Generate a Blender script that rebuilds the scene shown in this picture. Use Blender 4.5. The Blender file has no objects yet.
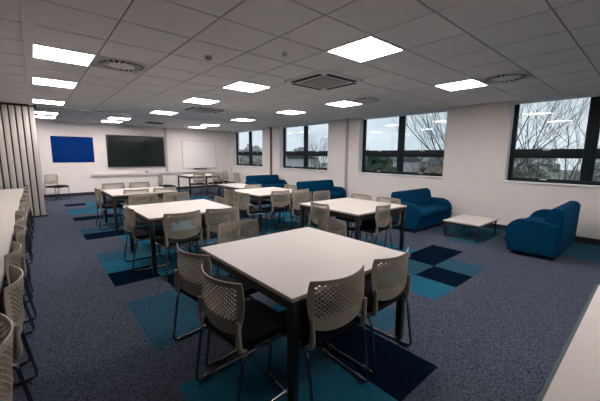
import bpy, bmesh, math, random
from mathutils import Vector, Matrix
PI = math.pi
C = bpy.context.scene.collection
random.seed(7)

# ------------------------------------------------------------------ materials
def mat(name, col, rough=.6, metal=0., noise=0., nscale=40., bump=0., bscale=200., spec=.5, sheen=0.):
    m = bpy.data.materials.new(name); m.use_nodes = True
    nt = m.node_tree; b = nt.nodes['Principled BSDF']
    b.inputs['Roughness'].default_value = rough
    b.inputs['Metallic'].default_value = metal
    b.inputs['Specular IOR Level'].default_value = spec
    if sheen: b.inputs['Sheen Weight'].default_value = sheen
    tc = nt.nodes.new('ShaderNodeTexCoord')
    if noise:
        n = nt.nodes.new('ShaderNodeTexNoise'); n.inputs['Scale'].default_value = nscale
        n.inputs['Detail'].default_value = 4
        nt.links.new(tc.outputs['Object'], n.inputs['Vector'])
        r = nt.nodes.new('ShaderNodeMapRange')
        r.inputs[1].default_value = .3; r.inputs[2].default_value = .7
        r.inputs[3].default_value = 1 - noise; r.inputs[4].default_value = 1 + noise
        nt.links.new(n.outputs['Fac'], r.inputs[0])
        mx = nt.nodes.new('ShaderNodeVectorMath'); mx.operation = 'SCALE'
        mx.inputs[0].default_value = col
        nt.links.new(r.outputs[0], mx.inputs['Scale'])
        nt.links.new(mx.outputs[0], b.inputs['Base Color'])
    else:
        b.inputs['Base Color'].default_value = (*col, 1)
    if bump:
        n2 = nt.nodes.new('ShaderNodeTexNoise'); n2.inputs['Scale'].default_value = bscale
        nt.links.new(tc.outputs['Object'], n2.inputs['Vector'])
        bp = nt.nodes.new('ShaderNodeBump'); bp.inputs['Strength'].default_value = bump
        bp.inputs['Distance'].default_value = .004
        nt.links.new(n2.outputs['Fac'], bp.inputs['Height'])
        nt.links.new(bp.outputs[0], b.inputs['Normal'])
    return m

def emis(name, col, s, bands=False):
    m = bpy.data.materials.new(name); m.use_nodes = True
    nt = m.node_tree; nt.nodes.clear()
    o = nt.nodes.new('ShaderNodeOutputMaterial'); e = nt.nodes.new('ShaderNodeEmission')
    e.inputs['Color'].default_value = (*col, 1); e.inputs['Strength'].default_value = s
    if bands:   # the tubes behind the diffuser show as two brighter bands
        tc = nt.nodes.new('ShaderNodeTexCoord'); w = nt.nodes.new('ShaderNodeTexWave')
        w.inputs['Scale'].default_value = 1.05; w.bands_direction = 'X'; w.inputs['Phase Offset'].default_value = PI
        nt.links.new(tc.outputs['Object'], w.inputs['Vector'])
        r = nt.nodes.new('ShaderNodeMapRange'); r.inputs[3].default_value = s*.55; r.inputs[4].default_value = s*1.35
        nt.links.new(w.outputs['Fac'], r.inputs[0]); nt.links.new(r.outputs[0], e.inputs['Strength'])
    nt.links.new(e.outputs[0], o.inputs[0])
    return m

def carpet(name, col, col2, stripe=0.):
    m = bpy.data.materials.new(name); m.use_nodes = True
    nt = m.node_tree; b = nt.nodes['Principled BSDF']
    b.inputs['Roughness'].default_value = .95; b.inputs['Specular IOR Level'].default_value = 0.
    tc = nt.nodes.new('ShaderNodeTexCoord')
    v = nt.nodes.new('ShaderNodeTexVoronoi'); v.inputs['Scale'].default_value = 105
    nt.links.new(tc.outputs['Object'], v.inputs['Vector'])
    n = nt.nodes.new('ShaderNodeTexNoise'); n.inputs['Scale'].default_value = 55; n.inputs['Detail'].default_value = 6
    nt.links.new(tc.outputs['Object'], n.inputs['Vector'])
    sep = nt.nodes.new('ShaderNodeSeparateColor'); nt.links.new(v.outputs['Color'], sep.inputs[0])
    ad = nt.nodes.new('ShaderNodeMath'); ad.operation = 'MULTIPLY_ADD'
    nt.links.new(sep.outputs[0], ad.inputs[0]); ad.inputs[1].default_value = .6
    nt.links.new(n.outputs['Fac'], ad.inputs[2])
    last = ad.outputs[0]
    if stripe:
        w = nt.nodes.new('ShaderNodeTexWave'); w.inputs['Scale'].default_value = 11; w.bands_direction = 'X'
        w.inputs['Distortion'].default_value = .8; w.inputs['Detail Scale'].default_value = 3
        nt.links.new(tc.outputs['Object'], w.inputs['Vector'])
        a2 = nt.nodes.new('ShaderNodeMath'); a2.operation = 'MULTIPLY_ADD'
        nt.links.new(w.outputs['Fac'], a2.inputs[0]); a2.inputs[1].default_value = stripe
        nt.links.new(last, a2.inputs[2]); last = a2.outputs[0]
    r = nt.nodes.new('ShaderNodeMapRange'); r.inputs[1].default_value = .35; r.inputs[2].default_value = 1.15 + stripe*.6
    nt.links.new(last, r.inputs[0])
    mx = nt.nodes.new('ShaderNodeMix'); mx.data_type = 'RGBA'
    mx.inputs[6].default_value = (*col, 1); mx.inputs[7].default_value = (*col2, 1)
    nt.links.new(r.outputs[0], mx.inputs[0]); nt.links.new(mx.outputs[2], b.inputs['Base Color'])
    bp = nt.nodes.new('ShaderNodeBump'); bp.inputs['Strength'].default_value = .5; bp.inputs['Distance'].default_value = .004
    nt.links.new(last, bp.inputs['Height']); nt.links.new(bp.outputs[0], b.inputs['Normal'])
    return m

def glass():
    m = bpy.data.materials.new('window_glass'); m.use_nodes = True
    nt = m.node_tree; nt.nodes.clear()
    o = nt.nodes.new('ShaderNodeOutputMaterial'); t = nt.nodes.new('ShaderNodeBsdfTransparent')
    g = nt.nodes.new('ShaderNodeBsdfGlossy'); g.inputs['Roughness'].default_value = .005
    t.inputs[0].default_value = (.93, .955, .95, 1)
    f = nt.nodes.new('ShaderNodeLayerWeight'); f.inputs['Blend'].default_value = .5
    p = nt.nodes.new('ShaderNodeMath'); p.operation = 'POWER'; p.inputs[1].default_value = 5
    nt.links.new(f.outputs['Facing'], p.inputs[0])
    k = nt.nodes.new('ShaderNodeMath'); k.operation = 'MULTIPLY_ADD'; k.inputs[1].default_value = .7; k.inputs[2].default_value = .03
    x = nt.nodes.new('ShaderNodeMixShader')
    nt.links.new(p.outputs[0], k.inputs[0]); nt.links.new(k.outputs[0], x.inputs[0])
    nt.links.new(t.outputs[0], x.inputs[1]); nt.links.new(g.outputs[0], x.inputs[2]); nt.links.new(x.outputs[0], o.inputs[0])
    return m

M = dict(
    wall=mat('wall_paint', (.76, .72, .70), .85, noise=.02, nscale=6, bump=.08, bscale=300),
    tile=mat('ceiling_tile', (.80, .765, .735), .95, noise=.04, nscale=160, bump=.25, bscale=350),
    tbar=mat('ceiling_bar', (.30, .29, .285), .6),
    whitemetal=mat('white_metal', (.72, .70, .69), .45),
    skirting=mat('skirting', (.012, .012, .016), .6),
    frame=mat('window_frame', (.005, .011, .015), .5, spec=.25),
    reveal=mat('reveal_paint', (.80, .82, .84), .8),
    white=mat('white_laminate', (.60, .56, .53), .48, noise=.015, nscale=9),
    edge=mat('laminate_edge', (.36, .31, .27), .5),
    blackmetal=mat('black_metal', (.012, .013, .016), .42),
    shell=mat('taupe_plastic', (.335, .298, .235), .42, noise=.03, nscale=20),
    seat=mat('black_fabric', (.006, .007, .009), .9, bump=.3, bscale=500, spec=.15),
    chrome=mat('chrome', (.24, .24, .25), .2, metal=1.),
    sofa=mat('blue_wool', (.001, .046, .108), .95, noise=.10, nscale=160, bump=.35, bscale=420, spec=.06),
    sofabase=mat('sofa_foot', (.01, .01, .012), .6),
    partition=mat('partition_panel', (.58, .54, .51), .7, noise=.02, nscale=8),
    seam=mat('partition_seam', (.025, .022, .022), .7),
    screen=mat('screen_glass', (.004, .010, .011), .12, spec=.6),
    bezel=mat('screen_bezel', (.012, .012, .013), .4),
    pin=mat('blue_felt', (.002, .030, .165), .95, noise=.06, nscale=200, bump=.2, bscale=500, spec=.1),
    board=mat('whiteboard', (.78, .76, .75), .5),
    alu=mat('aluminium', (.58, .57, .56), .5, metal=.2),
    trunk=mat('trunking_plastic', (.60, .57, .55), .5),
    dark=mat('dark_void', (.012, .012, .012), .8),
    grille=mat('grille_grey', (.30, .285, .27), .6),
    pipe=mat('pipe_paint', (.46, .43, .41), .6),
    pipebrown=mat('pipe_brown', (.12, .085, .07), .6),
    teal=mat('teal_edge', (.006, .045, .052), .5),
    bark=mat('bark', (.085, .085, .075), .9, noise=.3, nscale=12),
    grass=mat('grass', (.16, .18, .14), .95, noise=.35, nscale=.6),
    road=mat('asphalt', (.22, .225, .23), .9, noise=.1, nscale=2),
    hedge=mat('hedge_leaf', (.055, .12, .045), .9, noise=.5, nscale=4),
    ever=mat('evergreen', (.04, .075, .05), .9, noise=.5, nscale=3),
    haze=mat('hazed_twigs', (.36, .39, .375), .95, noise=.35, nscale=1.2),  # twig colour paled to paint in the haze of distance
    brick=mat('brick', (.30, .22, .19), .9, noise=.15, nscale=3),
    render=mat('pale_render', (.55, .56, .58), .9, noise=.05, nscale=2),
    roof=mat('slate', (.075, .085, .105), .8, noise=.2, nscale=3),
    pane=mat('far_pane', (.05, .06, .08), .2),
    red=mat('red_plastic', (.3, .02, .02), .5),
)
LAMP = emis('lamp_diffuser', (1.0, .92, .885), 15., bands=True)
GLASS = glass()
BASE = carpet('carpet_grey', (.018, .024, .036), (.096, .110, .150))
NAVY = carpet('carpet_navy', (.0015, .005, .013), (.004, .011, .026))
LIGHT = carpet('carpet_light_blue', (.010, .072, .125), (.024, .130, .205))
MID = carpet('carpet_mid_blue', (.010, .038, .066), (.034, .098, .150), stripe=.5)

# ------------------------------------------------------------------ mesh helpers
def box(bm, a, b, bev=0., seg=2, mi=0):
    r = bmesh.ops.create_cube(bm, size=1)
    vs = r['verts']
    for v in vs:
        v.co = Vector([a[k] + (v.co[k] + .5) * (b[k] - a[k]) for k in range(3)])
    fs = {f for v in vs for f in v.link_faces}
    for f in fs: f.material_index = mi
    if bev:
        es = list({e for v in vs for e in v.link_edges})
        bmesh.ops.bevel(bm, geom=es, offset=bev, segments=seg, profile=.5, affect='EDGES')
    return vs

def cyl(bm, p, r, h, n=16, r2=None, axis='Z'):
    res = bmesh.ops.create_cone(bm, cap_ends=True, segments=n, radius1=r, radius2=r if r2 is None else r2, depth=h)
    R = {'Z': Matrix(), 'X': Matrix.Rotation(PI/2, 4, 'Y'), 'Y': Matrix.Rotation(PI/2, 4, 'X')}[axis]
    for v in res['verts']: v.co = R @ v.co + Vector(p)
    return res['verts']

def fillet(pts, r, closed=False, n=4):
    P = [Vector(p) for p in pts]; out = []
    N = len(P)
    for i, p in enumerate(P):
        if not closed and i in (0, N-1): out.append(p); continue
        a = P[i-1] - p; b = P[(i+1) % N] - p
        d = min(r, a.length*.45, b.length*.45)
        s, e = p + a.normalized()*d, p + b.normalized()*d
        for k in range(n+1):
            t = k/n
            out.append((1-t)**2*s + 2*t*(1-t)*p + t*t*e)
    return out

def tube(bm, pts, r, n=8, closed=False):
    P = [Vector(p) for p in pts]; N = len(P)
    R = r if isinstance(r, (list, tuple)) else [r]*N
    rings = []; nrm = None
    for i in range(N):
        if closed: t = P[(i+1) % N] - P[i-1]
        else: t = P[min(i+1, N-1)] - P[max(i-1, 0)]
        t.normalize()
        if nrm is None:
            nrm = t.orthogonal().normalized()
        else:
            nrm = (nrm - t*nrm.dot(t))
            nrm = nrm.normalized() if nrm.length > 1e-6 else t.orthogonal().normalized()
        bn = t.cross(nrm)
        rings.append([bm.verts.new(P[i] + (nrm*math.cos(2*PI*k/n) + bn*math.sin(2*PI*k/n))*R[i]) for k in range(n)])
    M_ = N if closed else N-1
    for i in range(M_):
        A, B = rings[i], rings[(i+1) % N]
        off = 0
        if closed and i == N-1:
            off = min(range(n), key=lambda q: (A[0].co - B[q].co).length)
        for k in range(n):
            bm.faces.new((A[k], A[(k+1) % n], B[(k+1+off) % n], B[(k+off) % n]))
    if not closed:
        bm.faces.new(rings[0][::-1]); bm.faces.new(rings[-1])

def prism(bm, prof, x0, x1):
    """profile of (y, z) points extruded along x"""
    A = [bm.verts.new((x0, y, z)) for y, z in prof]; B = [bm.verts.new((x1, y, z)) for y, z in prof]
    n = len(prof)
    fs = [bm.faces.new(A[::-1]), bm.faces.new(B)]
    for i in range(n): fs.append(bm.faces.new((A[i], A[(i+1) % n], B[(i+1) % n], B[i])))
    return A + B, fs

def obj(name, bm, m, parent=None, smooth=None, kind=None):
    bmesh.ops.recalc_face_normals(bm, faces=bm.faces[:])
    me = bpy.data.meshes.new(name); bm.to_mesh(me); bm.free()
    for mm in (m if isinstance(m, (list, tuple)) else [m]): me.materials.append(mm)
    if smooth is not None:
        for p in me.polygons: p.use_smooth = True
        me.set_sharp_from_angle(angle=math.radians(smooth))
    o = bpy.data.objects.new(name, me); C.objects.link(o)
    if parent: o.parent = parent
    if kind: o['kind'] = kind
    return o

def bx(name, a, b, m, parent=None, bev=0., kind=None, smooth=None):
    bm = bmesh.new(); box(bm, a, b, bev)
    return obj(name, bm, m, parent, smooth if smooth is not None else (35 if bev else None), kind)

def tag(o, label, cat, group=None):
    o['label'] = label; o['category'] = cat
    if group: o['group'] = group
    return o

def thing(name, label, cat, loc=(0, 0, 0), rz=0., group=None):
    o = bpy.data.objects.new(name, None); C.objects.link(o)
    o.location = loc; o.rotation_euler = (0, 0, rz); o.empty_display_size = .1
    return tag(o, label, cat, group)

def dup(root, loc, rz, label, group=None):
    r = root.copy(); C.objects.link(r); r.location = loc; r.rotation_euler = (0, 0, rz)
    r['label'] = label
    if group: r['group'] = group
    for ch in list(root.children):
        c = ch.copy(); C.objects.link(c); c.parent = r
        for g in ch.children:
            d = g.copy(); C.objects.link(d); d.parent = c
    return r

# ------------------------------------------------------------------ the room
W, D, H = 7.27, 13.6, 2.59          # right wall, far wall, ceiling
XL, YB = -4.2, -3.2                 # left and back ends (out of frame)
GX, GY, T = .05, 1.86, .6           # ceiling grid origin and pitch
WINS = [(-.38, 2.04), (3.30, 5.81), (7.07, 9.66), (10.85, 13.35)]   # window openings along the right wall
SILL = 1.0

# floor: carpet tiles on a half-metre grid
CX, CY, CT = .58, .37, .4965
tiles = {}
def put(m, *cells):
    for c in cells: tiles[c] = m
random.seed(11)
for b in range(-1, 22):
    for a in range(0, 8):
        xr = .58 + a*CT
        if b < 3 and a > 5: continue
        if random.random() < .80 and not (a == 0 and random.random() < .6):
            put(random.choice([1, 2, 2, 3, 3, 3]), (a, b))
for a in range(11, 14):
    for b in range(-2, 1): put(3, (a, b))
put(3, (10, 3), (11, 3), (12, 3), (11, 4), (12, 4), (13, 3))  # shade around the coffee table, painted in as mid-blue tiles
for a in range(8, 12):
    for b in range(8, 20):
        if random.random() < .5: put(random.choice([1, 2, 3, 3]), (a, b))
for c in [(0, 6), (0, 10), (0, 11), (0, 14), (0, 15), (0, 17), (0, 20), (0, 3), (8, 2), (9, 2), (9, 3), (9, 4), (8, 1), (7, 1), (6, 1), (6, 0), (7, 0), (5, 1), (5, 0), (4, 0), (4, 1), (3, 0), (3, -1), (4, -1), (5, -1), (2, -1), (8, 5), (9, 5), (10, 5), (8, 4)]:
    tiles.pop(c, None)
for c in list(tiles):
    if c[0] < 9 and c[1] < 2: tiles.pop(c)
put(1, (0, 7), (1, 6), (0, 12), (1, 12), (0, 16), (0, 21), (7, 3), (8, 3), (6, 2), (2, 1), (2, 2), (1, 16))
put(2, (0, 8), (1, 8), (0, 18), (1, 18), (0, 2), (0, 1), (1, 1), (5, 2), (6, 4), (4, 5), (4, 6), (5, 7), (7, 4))
put(3, (0, 9), (1, 9), (0, 13), (1, 13), (0, 5), (0, 4), (1, 5), (1, 4), (1, 3), (7, 2), (6, 3), (5, 3), (3, 2), (0, 19), (4, 4))
tiles.pop((4, 2), None)
bm = bmesh.new()
na0, na1 = math.floor((XL-CX)/CT), math.ceil((W-CX)/CT)
nb0, nb1 = math.floor((YB-CY)/.5), math.ceil((D-CY)/.5)
vv = {}
def fv(a, b):
    if (a, b) not in vv:
        vv[(a, b)] = bm.verts.new((min(max(CX + a*CT, XL), W), min(max(CY + b*.5, YB), D), 0))
    return vv[(a, b)]
for a in range(na0, na1):
    for b in range(nb0, nb1):
        f = bm.faces.new((fv(a, b), fv(a+1, b), fv(a+1, b+1), fv(a, b+1)))
        f.material_index = tiles.get((a, b), 0)
obj('floor', bm, [BASE, NAVY, LIGHT, MID], kind='structure')

# ceiling: lay-in tiles with a shadow gap, hung under a grid plane
used = set()
LIGHTS = [(0, 4), (0, 7), (0, 11), (0, 15), (0, 17), (3, 15), (3, 17), (4, 11), (4, 7), (4, 4), (4, 0),
          (8, -4), (4, -4), (8, 0), (8, 4), (8, 7), (8, 11), (8, 15), (8, 17)]
VENTS = [(1, 4), (8, -1), (8, 3)]
CASS = [(5, 2), (5, 9)]
for c in LIGHTS + VENTS + CASS: used.add(c)
bm = bmesh.new()
box(bm, (XL, YB, H + .008), (W + .0, D, H + .05), mi=1)
for i in range(math.floor((XL-GX)/T), math.ceil((W-GX)/T)):
    for j in range(math.floor((YB-GY)/T), math.ceil((D-GY)/T)):
        if (i, j) in used: continue
        x0, x1 = max(GX + i*T + .008, XL), min(GX + (i+1)*T - .008, W)
        y0, y1 = max(GY + j*T + .008, YB), min(GY + (j+1)*T - .008, D)
        if x1 - x0 < .02 or y1 - y0 < .02: continue
        box(bm, (x0, y0, H), (x1, y1, H + .009))
obj('ceiling', bm, [M['tile'], M['tbar']], kind='structure')
bx('trim_1', (GX - .02, YB, H - .022), (GX + .055, D, H + .006), M['whitemetal'], kind='structure')         # sliding-wall track
bx('trim_2', (.13, 9.60, H - .018), (W, 9.68, H + .006), M['whitemetal'], kind='structure')                 # track across the room

# walls
TH = .34
bm = bmesh.new()
ys = [YB - .2] + [v for w in WINS for v in w] + [D + .2]
for k in range(0, len(ys), 2): box(bm, (W, ys[k], -.05), (W + TH, ys[k+1], H + .12))
for a, b in WINS:
    box(bm, (W, a, -.05), (W + TH, b, SILL))
    box(bm, (W + .19, a, H + .0), (W + TH, b, H + .12))
    box(bm, (W, a, H + .008), (W + .2, b, H + .12))
obj('wall_right', bm, M['wall'], kind='structure')
bx('wall_far', (XL - .2, D, -.05), (W, D + .2, H + .12), M['wall'], kind='structure')
bx('wall_left', (XL - .2, YB, -.05), (XL, D, H + .12), M['wall'], kind='structure')
bx('wall_back', (XL - .2, YB - .2, -.05), (W, YB, H + .12), M['wall'], kind='structure')
bx('baseboard_right', (W - .016, YB, 0), (W, D - .016, .10), M['skirting'], kind='structure')
bx('baseboard_far', (XL, D - .016, 0), (W, D, .10), M['skirting'], kind='structure')
# boxed pipes
bx('trim_3', (W - .05, 10.17, 0), (W, 10.25, H), M['pipebrown'], kind='structure')
bx('trim_4', (W - .045, 6.22, 0), (W, 6.30, H), M['pipe'], kind='structure')
bx('trim_5', (4.22, D - .04, .76), (4.31, D, H), M['pipe'], kind='structure')
bx('trim_6', (W - .12, D - .12, 0), (W, D, H), M['wall'], kind='structure')
bm = bmesh.new()   # dado trunking on the far wall
box(bm, (1.58, D - .055, .665), (6.55, D, .775), .006)
box(bm, (1.58, D - .060, .712), (6.55, D - .05, .720))
obj('trim_7', bm, M['trunk'], kind='structure', smooth=30)

# windows
GXP = W + .20
for n, (a, b) in enumerate(WINS[::-1], 1):
    bm = bmesh.new()
    x0, x1 = GXP - .03, GXP + .04
    fw, mw = .08, .085
    mid = (a + b)/2
    top = H - .045
    box(bm, (x0, a, SILL), (x1, a + fw, H), .006); box(bm, (x0, b - fw, SILL), (x1, b, H), .006)
    box(bm, (x0, a + fw, SILL), (x1, b - fw, SILL + .085), .006); box(bm, (x0, a + fw, top), (x1, b - fw, H), .004)
    box(bm, (x0 - .006, mid - mw, SILL + .085), (x1, mid + mw, top), .006)
    for p, q in ((a + fw, mid - mw), (mid + mw, b - fw)):
        box(bm, (x0 - .004, p, 1.475), (x1, q, 1.65), .006)
    win = obj('window_%d' % n, bm, M['frame'], kind='structure', smooth=30)
    for p, q in ((a + fw, mid - mw), (mid + mw, b - fw)):
        for z0, z1 in ((SILL + .085, 1.475), (1.65, top)):
            bx('glass_pane', (GXP + .004, p, z0), (GXP + .010, q, z1), GLASS, win)
            bm = bmesh.new(); c = (p + q)/2
            box(bm, (x0 - .03, c - .06, z0 - .028), (x0 - .016, c + .06, z0 - .008), .004)
            box(bm, (x0 - .02, c - .015, z0 - .026), (x0, c + .015, z0 - .010))
            obj('window_handle', bm, M['alu'], win)
    bx('window_sill', (W - .035, a - .04, SILL - .012), (x0 + .002, b + .04, SILL + .014), M['reveal'], win, .005)
    bm = bmesh.new()      # painted reveals and head
    box(bm, (W + .002, a, SILL + .014), (x0, a + .006, H)); box(bm, (W + .002, b - .006, SILL + .014), (x0, b, H))
    box(bm, (W + .002, a, H), (x0, b, H + .007)); box(bm, (x0 - .05, a + .006, H - .058), (x0 - .002, b - .006, H))
    obj('window_reveal', bm, M['reveal'], win)

# ------------------------------------------------------------------ ceiling fittings
def cell(i, j): return (GX + (i + .5)*T, GY + (j + .5)*T)
def make_light():
    t = thing('ceiling_light', '', 'ceiling light', group='recessed ceiling lights')
    bm = bmesh.new(); h = .298
    for a, b in (((-h, -h), (h, -h + .022)), ((-h, h - .022), (h, h)), ((-h, -h + .022), (-h + .022, h - .022)), ((h - .022, -h + .022), (h, h - .022))):
        box(bm, (*a, -.006), (*b, .008))
    obj('light_frame', bm, M['whitemetal'], t)
    bx('diffuser', (-h + .022, -h + .022, .0), (h - .022, h - .022, .006), LAMP, t)
    return t
L0 = make_light()
LLAB = {(0, 4): 'bright square ceiling light at the upper left beside the sliding track, nearest of its row',
        (0, 7): 'square ceiling light by the left track, second nearest of the left row',
        (0, 11): 'square ceiling light by the left track, just above the folded partition end',
        (0, 15): 'square ceiling light of the left row, second from the far wall above the blue board',
        (0, 17): 'square ceiling light of the left row, closest to the far wall above the blue board',
        (3, 15): 'square ceiling light above the big screen, the nearer of two',
        (3, 17): 'square ceiling light closest to the wall above the big screen',
        (4, 11): 'square ceiling light near the track crossing, above and right of the big screen',
        (4, 7): 'square ceiling light of the middle row, beside the far slotted air cassette',
        (4, 4): 'square ceiling light of the middle row, left of the near air cassette',
        (4, 0): 'largest square ceiling light, top centre right of the picture, nearest of all',
        (8, -4): 'square ceiling light over the lower right desk, out of the picture behind the window light',
        (4, -4): 'square ceiling light out of the picture, behind the viewpoint in the middle row',
        (8, 0): 'square ceiling light beside the round vent nearest the windows',
        (8, 4): 'square ceiling light between the near air cassette and the second window',
        (8, 7): 'square ceiling light above the far blue sofas, third along the window row',
        (8, 11): 'square ceiling light above the window nearest the far wall',
        (8, 15): 'small far square ceiling light of the window row, second from the far wall',
        (8, 17): 'farthest square ceiling light of the window row, above the whiteboard'}
for k, c in enumerate(LIGHTS):
    p = (*cell(*c), H)
    if k == 0: L0.location = p; L0['label'] = LLAB[c]
    else: dup(L0, p, 0, LLAB[c])

def make_vent(label):
    t = thing('ceiling_vent', label, 'air vent', group='round swirl ceiling vents')
    bm = bmesh.new(); h = .296
    # square plate with a round hole
    N = 48; inner = []; outer = []
    for k in range(N):
        a = 2*PI*k/N; c, s = math.cos(a), math.sin(a); m_ = h/max(abs(c), abs(s))
        outer.append(bm.verts.new((c*m_, s*m_, 0))); inner.append(bm.verts.new((c*.245, s*.245, 0)))
    for k in range(N): bm.faces.new((outer[k], outer[(k+1) % N], inner[(k+1) % N], inner[k]))
    bmesh.ops.solidify(bm, geom=bm.faces[:], thickness=.006)
    obj('vent_plate', bm, M['tile'], t)
    bm = bmesh.new(); cyl(bm, (0, 0, .0005), .246, .003, 48)
    obj('vent_void', bm, M['dark'], t)
    bm = bmesh.new()
    for k in range(20):
        a = 2*PI*k/20
        R = Matrix.Rotation(a, 4, 'Z') @ Matrix.Translation((.19, 0, -.003)) @ Matrix.Rotation(.35, 4, 'Z')
        vs = box(bm, (-.055, -.009, -.004), (.055, .009, .002))
        for v in vs: v.co = R @ v.co
    obj('swirl_blades', bm, M['tile'], t)
    bm = bmesh.new(); cyl(bm, (0, 0, -.002), .14, .01, 40)
    obj('vent_hub', bm, M['tile'], t, 30)
    return t
V0 = make_vent('round swirl vent right of the upper left ceiling light')
V0.location = (*cell(1, 4), H)
dup(V0, (*cell(8, -1), H), 0, 'round swirl vent near the nearest window, at the right')
dup(V0, (*cell(8, 3), H), 0, 'small round swirl vent beside the light before the second window from the front')

def make_cassette(label):
    t = thing('air_cassette', label, 'air conditioner', group='four way air conditioning cassettes')
    bm = bmesh.new(); h = .42
    box(bm, (-h, -h, -.03), (h, h, .006), .012)
    obj('cassette_panel', bm, M['tile'], t, 30)
    for k in range(4):
        bm = bmesh.new(); vs = box(bm, (-.30, -.40, -.034), (.30, -.315, -.024))
        R = Matrix.Rotation(k*PI/2, 4, 'Z')
        for v in vs: v.co = R @ v.co
        obj('air_slot', bm, M['dark'], t)
        bm = bmesh.new(); vs = box(bm, (-.295, -.312, -.038), (.295, -.306, -.026))
        for v in vs: v.co = R @ v.co
        obj('louvre_flap', bm, M['whitemetal'], t)
    g = bx('return_grille', (-.26, -.26, -.04), (.26, .26, -.028), M['grille'], t, .01)
    return t
A0 = make_cassette('square air conditioning cassette with black slots, left of the second window light')
A0.location = (3.36, 3.38, H)
dup(A0, (3.25, 7.35, H), 0, 'far air conditioning cassette with black slots, deep in the middle of the ceiling')

def small_ceiling(name, label, cat, x, y, r, h, m=M['whitemetal']):
    t = thing(name, label, cat, (x, y, H))
    bm = bmesh.new(); cyl(bm, (0, 0, -h*.2), r, h*.4, 24); obj('detector_base', bm, M['whitemetal'], t, 30)
    bm = bmesh.new(); cyl(bm, (0, 0, -h*.7), r*.78, h*.6, 24, r*.55 if False else None)
    obj('detector_head', bm, m, t, 30)
small_ceiling('smoke_detector', 'small round smoke detector on the ceiling left of centre', 'smoke detector', 1.60, 3.46, .045, .035, M['grille'])
small_ceiling('sprinkler_head', 'tiny white ceiling sensor left of the largest light', 'sensor', 2.17, 2.79, .03, .04)
small_ceiling('motion_sensor', 'small white motion sensor between lights of the left row', 'sensor', .42, 9.9, .05, .07)
t = thing('ceiling_grille', 'flat dark ceiling grille close to the far wall right of the screen', 'air vent', (*cell(5, 16), H))
bx('grille_frame', (-.29, -.29, -.01), (.29, .29, .004), M['grille'], t, .004)
bm = bmesh.new()
for k in range(9): box(bm, (-.25, -.25 + k*.058, -.014), (.25, -.22 + k*.058, -.009))
obj('grille_slats', bm, M['dark'], t)

# ------------------------------------------------------------------ far wall fittings
y = D
t = thing('wall_screen', 'large black wall mounted display screen on the far wall', 'screen', (3.15, y, 1.61))
bx('screen_housing', (-1.03, -.085, -.60), (1.03, -.02, .60), M['bezel'], t, .012)
bx('screen_panel', (-.985, -.089, -.545), (.985, -.083, .56), M['screen'], t)
bx('wall_bracket', (-.4, -.03, -.3), (.4, 0, .3), M['bezel'], t)
t = thing('pinboard', 'plain bright blue felt pinboard on the far wall', 'notice board', (1.11, y, 1.64))
bx('felt_panel', (-.605, -.022, -.45), (.605, -.001, .45), M['pin'], t, .004)
t = thing('whiteboard', 'blank whiteboard with thin frame on the far wall', 'whiteboard', (5.72, y, 1.50))
bx('board_surface', (-.76, -.018, -.59), (.76, 0, .59), M['board'], t)
bm = bmesh.new()
for a, b in (((-.785, -.61), (.785, -.585)), ((-.785, .585), (.785, .61)), ((-.785, -.585), (-.76, .585)), ((.76, -.585), (.785, .585))):
    box(bm, (a[0], -.028, a[1]), (b[0], 0, b[1]))
obj('board_frame', bm, M['alu'], t)
bx('pen_tray', (-.3, -.085, -.64), (.3, -.0, -.612), M['bezel'], t)
t = thing('cable_box', 'small dark socket box on the trunking under the screen', 'socket', (3.45, y - .06, .775))
bx('box_body', (-.035, -.03, 0), (.035, .03, .05), M['bezel'], t, .006)
bx('box_plug', (-.015, -.05, .01), (.015, -.03, .035), M['dark'], t)
bm = bmesh.new(); tube(bm, fillet([(3.85, y - .02, 1.02), (3.82, y - .02, .96), (3.55, y - .035, .82), (3.47, y - .05, .80)], .06), .006, 6)
tag(obj('screen_cable', bm, M['trunk'], smooth=60), 'thin cable hanging from the screen down to the trunking', 'cable')

# folding partition stacked at the left
t = thing('folding_partition', 'beige folded concertina partition with dark vertical seams at the left', 'partition wall', (0, 9.62, 0))
pw = .113
for k in range(24):
    x1 = .13 - k*pw
    bm = bmesh.new(); box(bm, (x1 - pw + .013, -.15, .035), (x1 - .013, .17, H - .05), .01)
    obj('partition_panel', bm, M['partition'], t, 30)
bx('partition_gasket', (.12 - 24*pw, -.125, .03), (.122, .16, H - .052), M['seam'], t)
bx('top_rail', (.13 - 24*pw, -.165, H - .05), (.16, .19, H - .001), M['seam'], t)
bx('bottom_rail', (.13 - 24*pw, -.16, .0), (.17, .19, .035), M['seam'], t)

# ------------------------------------------------------------------ tables
def make_table(sx, sy, h, name, label, leg=.05, inset=.012, shadowrail=True):
    t = thing(name, label, 'table')
    bm = bmesh.new(); box(bm, (-sx/2, -sy/2, h - .025), (sx/2, sy/2, h), .0025, 1)
    for f in bm.faces:
        f.material_index = 0 if f.normal.z > .9 else 1
    bm.normal_update()
    for f in bm.faces: f.material_index = 0 if abs(f.normal.z) > .9 else 1
    obj('tabletop', bm, [M['white'], M['edge']], t)
    a, b = sx/2 - inset, sy/2 - inset
    bm = bmesh.new()
    for p, q in (((-a + leg, -b), (a - leg, -b + .03)), ((-a + leg, b - .03), (a - leg, b)), ((-a, -b + leg), (-a + .03, b - leg)), ((a - .03, -b + leg), (a, b - leg))):
        box(bm, (*p, h - .085), (*q, h - .026))
    obj('under_frame', bm, M['blackmetal'], t)
    for s in (-1, 1):
        for u in (-1, 1):
            x0, y0 = s*(a - leg/2), u*(b - leg/2)
            l = bx('leg', (x0 - leg/2, y0 - leg/2, .022), (x0 + leg/2, y0 + leg/2, h - .026), M['blackmetal'], t, .003)
            bm = bmesh.new(); cyl(bm, (x0, y0, .012), leg*.36, .022, 14, leg*.28)
            obj('glide', bm, M['chrome'], l, 30)
    return t
G = 'square meeting tables'
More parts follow.
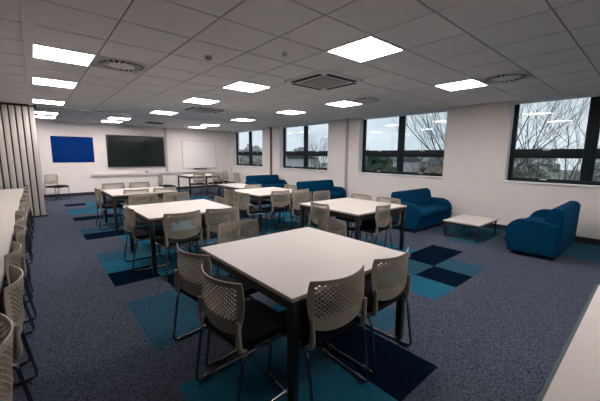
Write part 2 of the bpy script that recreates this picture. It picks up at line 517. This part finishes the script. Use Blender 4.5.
T0 = make_table(1.2, 1.2, .73, 'meeting_table', 'large white square table with black legs, nearest in the foreground')
T0['group'] = G; T0.location = (1.585, 1.80, 0)
TABS = [((1.585, 4.50), 'white square table behind the foreground table, middle of the left column'),
        ((1.65, 7.14), 'white square table nearest the big screen, far end of the left column'),
        ((3.765, 3.10), 'white square table beside the blue two seat sofa, right of the foreground table'),
        ((3.80, 5.50), 'white square table in front of the far blue sofas, with seven chairs drawn up'),
        ((4.74, 11.45), 'thin white desk on tall black legs in front of the whiteboard')]
for (x, y), lab in TABS: dup(T0, (x, y, 0), 0, lab, G)
TS = make_table(.6, 1.2, .73, 'side_table', 'small far white table mostly hidden behind chairs, before the desk by the whiteboard')
TS.location = (3.90, 6.92, 0)
t = make_table(1.4, 9.4, .73, 'long_table', 'long narrow white table running down the left edge to the partition')
t.location = (-.21 - .7, 4.35, 0)
# foreground desk at the lower right
t = thing('desk', 'pale desk corner with teal edging at the lower right', 'table', (1.75, -.235, 0))
bx('desktop', (-.835, -.375, .705), (.782, .392, .73), M['white'], t, .002)
bm = bmesh.new()
prism(bm, [(.392, .73), (.406, .724), (.406, .705), (.392, .705)], -.835, .795)
box(bm, (.782, -.375, .705), (.795, .392, .7285))
obj('edge_trim', bm, M['teal'], t)
for s in (-1, 1):
    for u in (-1, 1):
        bx('leg', (s*.73 - .025, u*.33 - .025, 0), (s*.76 + .025, u*.33 + .025, .705), M['blackmetal'], t, .003)

def coffee():
    t = thing('coffee_table', 'low white coffee table on black legs between the two nearest sofas', 'coffee table', (6.23, 2.22, 0))
    sx, sy, h = .98, .64, .315
    bm = bmesh.new(); box(bm, (-sx/2, -sy/2, h - .025), (sx/2, sy/2, h), .003, 1); bm.normal_update()
    for f in bm.faces: f.material_index = 0 if abs(f.normal.z) > .9 else 1
    obj('tabletop', bm, [M['white'], M['edge']], t)
    bm = bmesh.new()
    for p, q in (((-.45, -.29), (.45, -.27)), ((-.45, .27), (.45, .29)), ((-.45, -.27), (-.43, .27)), ((.43, -.27), (.45, .27))):
        box(bm, (*p, h - .06), (*q, h - .0255))
    obj('under_frame', bm, M['blackmetal'], t)
    for s in (-1, 1):
        for u in (-1, 1):
            bx('leg', (s*.44 - .014, u*.28 - .014, 0), (s*.44 + .014, u*.28 + .014, h - .026), M['blackmetal'], t, .002)
coffee()

# ------------------------------------------------------------------ chairs
def back_bm(nu=24, nv=16):
    bm = bmesh.new()
    def P(u, v):
        uu = u*u
        z = .520 + .303*v - .036*(1 - uu)*(1 - v)**2 + .006*uu*v - .016*(1 - uu)*v
        y = -.226 - .034*v + (.028 + .052*v)*uu
        return Vector((u*.243*(1 - .05*(1 - v)), y, z))
    u0, u1, v0, v1 = -.86, .86, .25, .915
    def L(i, j): return u0 + (u1 - u0)*i/nu, v0 + (v1 - v0)*j/nv
    V = {}
    def vert(i, j):
        if (i, j) not in V: V[(i, j)] = bm.verts.new(P(*L(i, j)))
        return V[(i, j)]
    for i in range(nu + 1):
        for j in range(nv + 1):
            if (i + j) % 2 == 0: continue
            nb = [(i+1, j), (i, j+1), (i-1, j), (i, j-1)]
            ok = [p for p in nb if 0 <= p[0] <= nu and 0 <= p[1] <= nv]
            if len(ok) == 4:
                s = .80 - .26*max(abs(2*i/nu - 1)**3, abs(2*j/nv - 1)**3)
                cu, cv = L(i, j)
                inn = []
                for p in nb:
                    a, b = L(*p); inn.append(bm.verts.new(P(cu + (a - cu)*s, cv + (b - cv)*s)))
                o = [vert(*p) for p in nb]
                for k in range(4): bm.faces.new((o[k], o[(k+1) % 4], inn[(k+1) % 4], inn[k]))
            else:
                bm.faces.new([vert(*p) for p in ok])
    border = [(i, 0) for i in range(0, nu, 2)] + [(nu, j) for j in range(0, nv, 2)] + [(i, nv) for i in range(nu, 0, -2)] + [(0, j) for j in range(nv, 0, -2)]
    k_ = .17
    prev = [vert(*p) for p in border]
    for f_ in (.35, .8, 1.):
        ring = []
        for (i, j) in border:
            s, t_ = 2*i/nu - 1, 2*j/nv - 1
            so, to = s*math.sqrt(1 - k_*t_*t_), t_*math.sqrt(1 - k_*s*s)
            ou, ov = so, (to + 1)/2
            a, b = L(i, j)
            ring.append(bm.verts.new(P(a + (ou - a)*f_, b + (ov - b)*f_)))
        n = len(ring)
        for q in range(n): bm.faces.new((prev[q], prev[(q+1) % n], ring[(q+1) % n], ring[q]))
        prev = ring
    bmesh.ops.recalc_face_normals(bm, faces=bm.faces[:])
    bmesh.ops.solidify(bm, geom=bm.faces[:], thickness=.0065)
    return bm

def make_chair():
    t = thing('stacking_chair', '', 'chair', group='beige mesh back chairs')
    obj('backrest', back_bm(), M['shell'], t, 40)
    # moulded uprights that carry the back
    for s in (-1, 1):
        bm = bmesh.new()
        tube(bm, fillet([(s*.205, -.165, .415), (s*.212, -.205, .425), (s*.214, -.212, .47), (s*.218, -.215, .60)], .03), [.019]*5 + [.018]*4 + [.017]*2 + [.012], 8)
        obj('back_upright', bm, M['shell'], t, 50)
    # seat
    bm = bmesh.new()
    prof = [(-.205, .428), (-.16, .420), (.10, .418), (.20, .410), (.235, .392), (.243, .402), (.225, .432), (.18, .448), (.06, .452), (-.14, .458), (-.20, .450)]
    prism(bm, prof, -.222, .222)
    bmesh.ops.bevel(bm, geom=[e for e in bm.edges if abs(e.verts[0].co.x - e.verts[1].co.x) < 1e-5], offset=.010, segments=2, affect='EDGES')
    obj('seat', bm, M['seat'], t, 40)
    for s in (-1, 1):
        x = s*.236
        bm = bmesh.new()
        pts = fillet([(x, -.258, .012), (x, .215, .012), (x, .170, .405), (x, -.195, .410)], .05, closed=True)
        tube(bm, pts, .0098, 8, closed=True)
        leg = obj('sled_leg', bm, M['chrome'], t, 60)
        for yy in (-.17, .16): bx('glide', (x - .013, yy - .022, .0), (x + .013, yy + .022, .026), M['blackmetal'], leg, .004)
    for yy in (-.13, .12):
        bm = bmesh.new(); tube(bm, [(-.236, yy, .405), (.236, yy, .405)], .009, 8)
        obj('seat_crossbar', bm, M['chrome'], t, 60)
    return t
CH0 = make_chair()
FX, FY, BX_, BY_ = -PI/2, 0., PI/2, PI      # facing +x, +y, -x, -y
R = math.radians
CHAIRS = [
    (1.315, 1.35, FY - R(3), 'beige mesh back chair at the near edge of the foreground table, left of two'),
    (1.875, 1.36, FY + R(1), 'beige mesh back chair at the right corner of the foreground table'),
    (.955, 1.61, FX + R(4), 'beige mesh back chair on the left side of the foreground table, nearer of two'),
    (1.01, 2.18, FX + R(8), 'beige mesh back chair on the left side of the foreground table, farther of two'),
    (1.54, 2.57, BY_ - R(3), 'beige chair back rising over the far edge of the foreground table, towards its left corner'),
    (2.18, 2.24, BX_ - R(6), 'beige chair back rising over the right edge of the foreground table'),
    (1.30, 3.88, FY + R(3), 'beige chair with its back to us at the second left column table, left of two'),
    (1.84, 3.86, FY - R(4), 'beige chair with its back to us at the second left column table, right of two'),
    (1.36, 5.45, BY_, 'beige chair facing the camera across the second left column table, left of two'),
    (1.90, 5.42, BY_, 'beige chair facing the camera across the second left column table, right of two'),
    (1.09, 4.45, FX, 'chair seen side on at the left end of the second left column table'),
    (2.05, 4.55, BX_, 'beige chair at the right side of the second left column table'),
    (1.49, 6.86, FY, 'chair with its back to us at the table nearest the screen, left of two'),
    (2.03, 6.86, FY, 'chair with its back to us at the table nearest the screen, right of two'),
    (1.38, 8.15, BY_, 'pale chair on the screen side of the far left table, left of two'),
    (1.94, 8.15, BY_, 'pale chair on the screen side of the far left table, right of two'),
    (1.13, 7.28, FX, 'chair seen side on at the left end of the table nearest the screen'),
    (3.33, 3.18, FX - R(8), 'dark rimmed chair at the left side of the table beside the blue sofa'),
    (3.74, 4.08, BY_, 'beige chair at the far edge of the table beside the blue sofa, left of two'),
    (4.18, 4.02, BY_, 'beige chair at the far edge of the table beside the blue sofa, right of two'),
    (4.20, 3.42, BX_, 'low beige chair back left of the blue sofa arm, window side of the table'),
    (4.20, 2.86, BX_, 'beige chair back in front of the blue sofa arm, nearer of two'),
    (3.72, 2.70, FY + R(8), 'beige chair standing alone at the near edge of the table beside the blue sofa'),
    (3.14, 5.60, FX, 'chair at the left side of the fourth table before the sofas, farther of two'),
    (3.10, 5.02, FX, 'chair at the left side of the fourth table before the sofas, nearer of two'),
    (3.63, 4.98, FY, 'chair with its back to us at the table before the far sofas, left of two'),
    (4.12, 4.96, FY, 'chair with its back to us at the table before the far sofas, right of two'),
    (3.84, 5.94, BY_, 'low beige chair back in front of the farthest blue sofa'),
    (4.30, 5.55, BX_, 'beige chair back between the two far blue sofas'),
    (4.50, 11.0, FY, 'chair with its back to us at the desk before the whiteboard, left of two'),
    (5.22, 10.98, FY, 'chair with its back to us at the desk before the whiteboard, right of two'),
    (5.74, 11.55, BX_, 'beige chair at the right end of the desk by the whiteboard, farther of two'),
    (5.72, 10.62, BX_, 'beige chair at the right end of the desk by the whiteboard, nearer of two'),
    (3.40, 10.95, FX, 'chair standing alone side on below the right end of the big screen'),
    (.52, 12.85, FX - R(50), 'chair standing alone by the wall beneath the blue pinboard'),
]
ORD = ['nearest the camera', 'second nearest the camera', 'third', 'fourth', 'fifth', 'sixth', 'seventh', 'eighth', 'ninth', 'tenth', 'eleventh']
for k in range(11):
    lab = 'beige chair in the row along the long left table, ' + (ORD[k] if k < 2 else (ORD[k] + ' from near end' if k < 10 else 'last, beside the partition'))
    CHAIRS.append((-.375 + random.uniform(-.02, .02), 1.60 + k*.715, BX_ + R(random.uniform(-4, 4)), lab))
for k, (x, y, rz, lab) in enumerate(CHAIRS):
    if k == 0: CH0.location = (x, y, 0); CH0.rotation_euler.z = rz; CH0['label'] = lab
    else: dup(CH0, (x, y, 0), rz, lab)

# ------------------------------------------------------------------ sofas (local: faces -y, origin at centre of footprint)
def make_sofa():
    t = thing('sofa', '', 'sofa', group='blue two seat sofas')
    w, d = 1.50, .66
    aw = .17
    bm = bmesh.new()
    box(bm, (-w/2 + aw, -d/2 + .04, .05), (w/2 - aw, d/2 - .12, .30), .02, 2)
    obj('sofa_base', bm, M['sofa'], t, 40)
    bm = bmesh.new()
    box(bm, (-w/2 + aw + .003, -d/2 - .01, .285), (w/2 - aw - .003, d/2 - .17, .425), .045, 4)
    obj('seat_cushion', bm, M['sofa'], t, 60)
    bm = bmesh.new()
    prof = [(d/2 - .26, .40), (d/2 - .165, .755), (d/2 - .03, .765), (d/2 + .01, .735), (d/2 - .005, .05), (d/2 - .16, .05)]
    prism(bm, prof, -w/2 + .06, w/2 - .06)
    bmesh.ops.bevel(bm, geom=bm.edges[:], offset=.03, segments=4, affect='EDGES')
    obj('backrest', bm, M['sofa'], t, 60)
    for s in (-1, 1):
        bm = bmesh.new()
        prof = [(d/2 - .02, .045), (d/2 - .02, .53)]
        prof += [(d/2 - .20, .555), (-.12, .56)]
        for k in range(9):
            a = PI/2*k/8
            prof.append((-.12 - .225*math.sin(a), .34 + .22*math.cos(a)))
        prof += [(-d/2 - .012, .30), (-d/2 + .02, .24), (-d/2 + .035, .045)]
        x0 = s*(w/2 - aw/2)
        _, fs = prism(bm, prof, x0 - aw/2, x0 + aw/2)
        caps = [f for f in bm.faces if len(f.verts) > 6]
        es = list({e for f in caps for e in f.edges})
        bmesh.ops.bevel(bm, geom=es, offset=.035, segments=4, affect='EDGES')
        obj('armrest', bm, M['sofa'], t, 60)
    for s in (-1, 1):
        for u in (-1, 1):
            bx('foot', (s*(w/2 - .08) - .03, u*(d/2 - .10) - .03, 0), (s*(w/2 - .08) + .03, u*(d/2 - .10) + .03, .05), M['sofabase'], t)
    return t
S0 = make_sofa()
S0.location = (6.26, 3.25, 0); S0['label'] = 'blue two seat sofa facing the coffee table, beside the square table'
dup(S0, (6.28, 1.13, 0), PI, 'blue sofa seen from its side and back, nearest on the right by the window')
dup(S0, (6.27, 6.33, 0), 0, 'blue sofa against the wall pier, third from the front along the windows')
dup(S0, (6.44, 9.36, 0), 0, 'farthest blue sofa, near the last window')

# ------------------------------------------------------------------ outdoors
GZ = -3.4
bm = bmesh.new()
vs = [bm.verts.new(p) for p in ((W + TH, -60, GZ), (160, -60, GZ), (160, 160, GZ), (W + TH, 160, GZ))]
bm.faces.new(vs)
obj('lawn', bm, M['grass'], kind='structure')
bx('road', (82, -60, GZ), (98, 160, GZ + .03), M['road'], kind='structure')

def branch(bm, p, d, r, ln, lev, rng, up=.25, thin=.62):
    n = 4; pts = [p.copy()]; rs = [r]; q = p.copy(); dd = d.copy()
    for k in range(n):
        dd = (dd + Vector((rng.uniform(-.16, .16), rng.uniform(-.16, .16), rng.uniform(-.05, .12) + up*.1))).normalized()
        q = q + dd*ln/n; pts.append(q.copy()); rs.append(r*(1 - .5*(k+1)/n))
    tube(bm, pts, rs, 6 if lev > 2 else 4)
    if lev == 0: return
    for k in range(rng.randint(3, 4) if lev > 1 else 3):
        f = rng.uniform(.3, 1.) if k else 1.
        i = min(int(f*n), n); b = pts[i]
        ax = dd.orthogonal().normalized(); ax.rotate(Matrix.Rotation(rng.uniform(0, 2*PI), 3, dd))
        nd = (dd*rng.uniform(.8, 1.2) + ax*rng.uniform(.35, .8)).normalized()
        branch(bm, b, nd, rs[i]*rng.uniform(.55, .75), ln*rng.uniform(.6, .8), lev - 1, rng, up)

def tree(x, y, h, seed, label, stems=1, lev=4, spread=.25, r0=.11, up=.25):
    rng = random.Random(seed)
    bm = bmesh.new()
    for s in range(stems):
        a = 2*PI*s/stems + rng.uniform(-.3, .3)
        d = Vector((math.cos(a)*spread, math.sin(a)*spread, 1)).normalized() if stems > 1 else Vector((0, 0, 1))
        branch(bm, Vector((x + .06*math.cos(a), y + .06*math.sin(a), GZ - .05)), d, r0, h*.38, lev, rng, up)
    tag(obj('bare_tree', bm, M['bark'], smooth=80), label, 'tree', 'bare trees outside')
def blob(bm, c, r, rng, sub=3, amp=.25):
    res = bmesh.ops.create_icosphere(bm, subdivisions=sub, radius=1)
    for v in res['verts']:
        k = 1 + rng.uniform(-amp, amp)
        v.co = Vector((c[0] + v.co.x*r[0]*k, c[1] + v.co.y*r[1]*k, c[2] + v.co.z*r[2]*k))
def bush(name, c, r, m, seed, label, cat, group=None, n=40):
    rng = random.Random(seed); bm = bmesh.new()
    for _ in range(n):
        d = Vector((rng.gauss(0, 1), rng.gauss(0, 1), rng.gauss(0, 1))).normalized()*rng.random()**.4
        o = [c[k] + d[k]*r[k]*.85 for k in range(3)]
        q = rng.uniform(.16, .30)*min(r)
        blob(bm, o, (q*1.3, q*1.3, q), rng, 2, .35)
    tag(obj(name, bm, m), label, cat, group)
tree(14.2, 2.80, 12.5, 3, 'bare many stemmed tree right outside the nearest window', stems=3, lev=5, spread=.05, r0=.055, up=.7)
tree(19, 2.35, 11.5, 21, 'thin bare tree at the right of the nearest window', stems=2, lev=3, spread=.2, r0=.035, up=.6)
tree(16.0, 5.7, 13, 5, 'bare tree with spreading twigs in the right pane of the second window', stems=4, lev=5, spread=.5, r0=.085)
tree(27, 27.5, 11, 8, 'bare tree beyond the third window', stems=3, lev=4, spread=.4, r0=.10)
bush('conifer', (30, 20.9, -.2), (1.7, 1.7, 2.5), M['ever'], 4, 'small dark evergreen tree beyond the second window', 'tree', n=60)
bush('hedge', (21, 12.8, -1.6), (.8, 3.2, 1.9), M['hedge'], 9, 'low green hedge outside the second window', 'hedge', n=90)
bush('hedge', (20, 22.5, -1.6), (.8, 4.0, 1.8), M['hedge'], 12, 'low hedge outside the third window', 'hedge', n=90)
rng = random.Random(5)
FAR = [(66, -13, 4), (67, 2, 3.4), (68, 17, 4), (67, 33, 3.6), (63, 49, 4.4), (57, 65, 4.6), (50, 81, 6.0), (42, 98, 7), (31, 84, 7.5), (20, 52, 6.5), (16.5, 38, 5.2)]
for k, (x, y, hh) in enumerate(FAR):
    lab = ['far grey tree clump at the right edge beyond the nearest window', 'far grey tree clump low behind the many stemmed tree', 'far grey tree clump behind the second window, right pane',
           'far grey tree clump behind the second window, left pane', 'far tree clump between second and third windows', 'far tree clump in the right pane of the third window',
           'far tree clump in the left pane of the third window', 'tall far tree clump left in the third window', 'tall grey tree clump beyond the fourth window',
           'greenish tree mass filling the farthest window', 'near greenish tree mass at the left of the farthest window'][k]
    bush('tree_clump', (x, y, -.4), (3.0, 6.2 if k < 8 else 4, hh*.95), M['haze'], 30 + k, lab, 'tree', 'tree clumps on the skyline', n=170)
def house(x, y, sx, sy, h, rz, label, wallm):
    t = thing('house', label, 'house', (x, y, GZ), rz, 'houses outside')
    bx('house_wall', (-sx/2, -sy/2, 0), (sx/2, sy/2, h), wallm, t)
    bm = bmesh.new(); prism(bm, [(-sy/2 - .4, h), (sy/2 + .4, h), (0, h + sy*.24)], -sx/2 - .3, sx/2 + .3)
    obj('roof', bm, M['roof'], t)
    for s in range(3):
        for z in (.9, 3.4):
            if z + 1.2 > h: continue
            xx = -sx/2 + sx*(s + .5)/3
            bx('window', (xx - .6, -sy/2 - .05, z), (xx + .6, -sy/2, z + 1.2), M['pane'], t)
            bx('window', (xx - .6, sy/2, z), (xx + .6, sy/2 + .05, z + 1.2), M['pane'], t)
house(56, 37, 10, 7, 3.9, R(90), 'pale bungalow with dark roof beyond the second window', M['render'])
house(46, 55, 9, 7, 4.2, R(60), 'bluish house with dark roof in the right pane of the third window', M['render'])
house(58, 23.5, 9, 6, 3.6, R(85), 'brick bungalow beyond the second window, right of the pale one', M['brick'])

# ------------------------------------------------------------------ light, world, camera
wld = bpy.data.worlds.new('overcast'); bpy.context.scene.world = wld; wld.use_nodes = True
nt = wld.node_tree; bg = nt.nodes['Background']
tc = nt.nodes.new('ShaderNodeTexCoord')
nz = nt.nodes.new('ShaderNodeTexNoise'); nz.inputs['Scale'].default_value = 3.; nz.inputs['Detail'].default_value = 5
mp = nt.nodes.new('ShaderNodeMapping'); mp.inputs['Scale'].default_value = (1, 1, 3)
nt.links.new(tc.outputs['Generated'], mp.inputs[0]); nt.links.new(mp.outputs[0], nz.inputs['Vector'])
cr = nt.nodes.new('ShaderNodeValToRGB')
cr.color_ramp.elements[0].position = .3; cr.color_ramp.elements[0].color = (.46, .54, .62, 1)
cr.color_ramp.elements[1].position = .7; cr.color_ramp.elements[1].color = (.76, .80, .86, 1)
nt.links.new(nz.outputs['Fac'], cr.inputs[0]); nt.links.new(cr.outputs[0], bg.inputs['Color'])
bg.inputs['Strength'].default_value = .68

cam = bpy.data.cameras.new('camera'); co = bpy.data.objects.new('camera', cam); C.objects.link(co)
cam.sensor_width = 36; cam.lens = 307.61/600*36; cam.clip_start = .05; cam.clip_end = 500
yaw, pit, roll = R(40.76), R(8.31), R(.44)
cy_, sy_, cp_, sp_ = math.cos(yaw), math.sin(yaw), math.cos(pit), math.sin(pit)
F = Vector((sy_*cp_, cy_*cp_, -sp_)); Rt = Vector((cy_, -sy_, 0)); U = Rt.cross(F)
R2 = Rt*math.cos(roll) + U*math.sin(roll); U2 = U*math.cos(roll) - Rt*math.sin(roll)
m3 = Matrix((R2, U2, -F)).transposed()
co.matrix_world = Matrix.Translation((0, 0, 1.49)) @ m3.to_4x4()
sc = bpy.context.scene; sc.camera = co
sc.view_settings.view_transform = 'Standard'; sc.view_settings.look = 'None'
sc.view_settings.gamma = 1; sc.view_settings.exposure = 1.1; sc.view_settings.use_curve_mapping = False
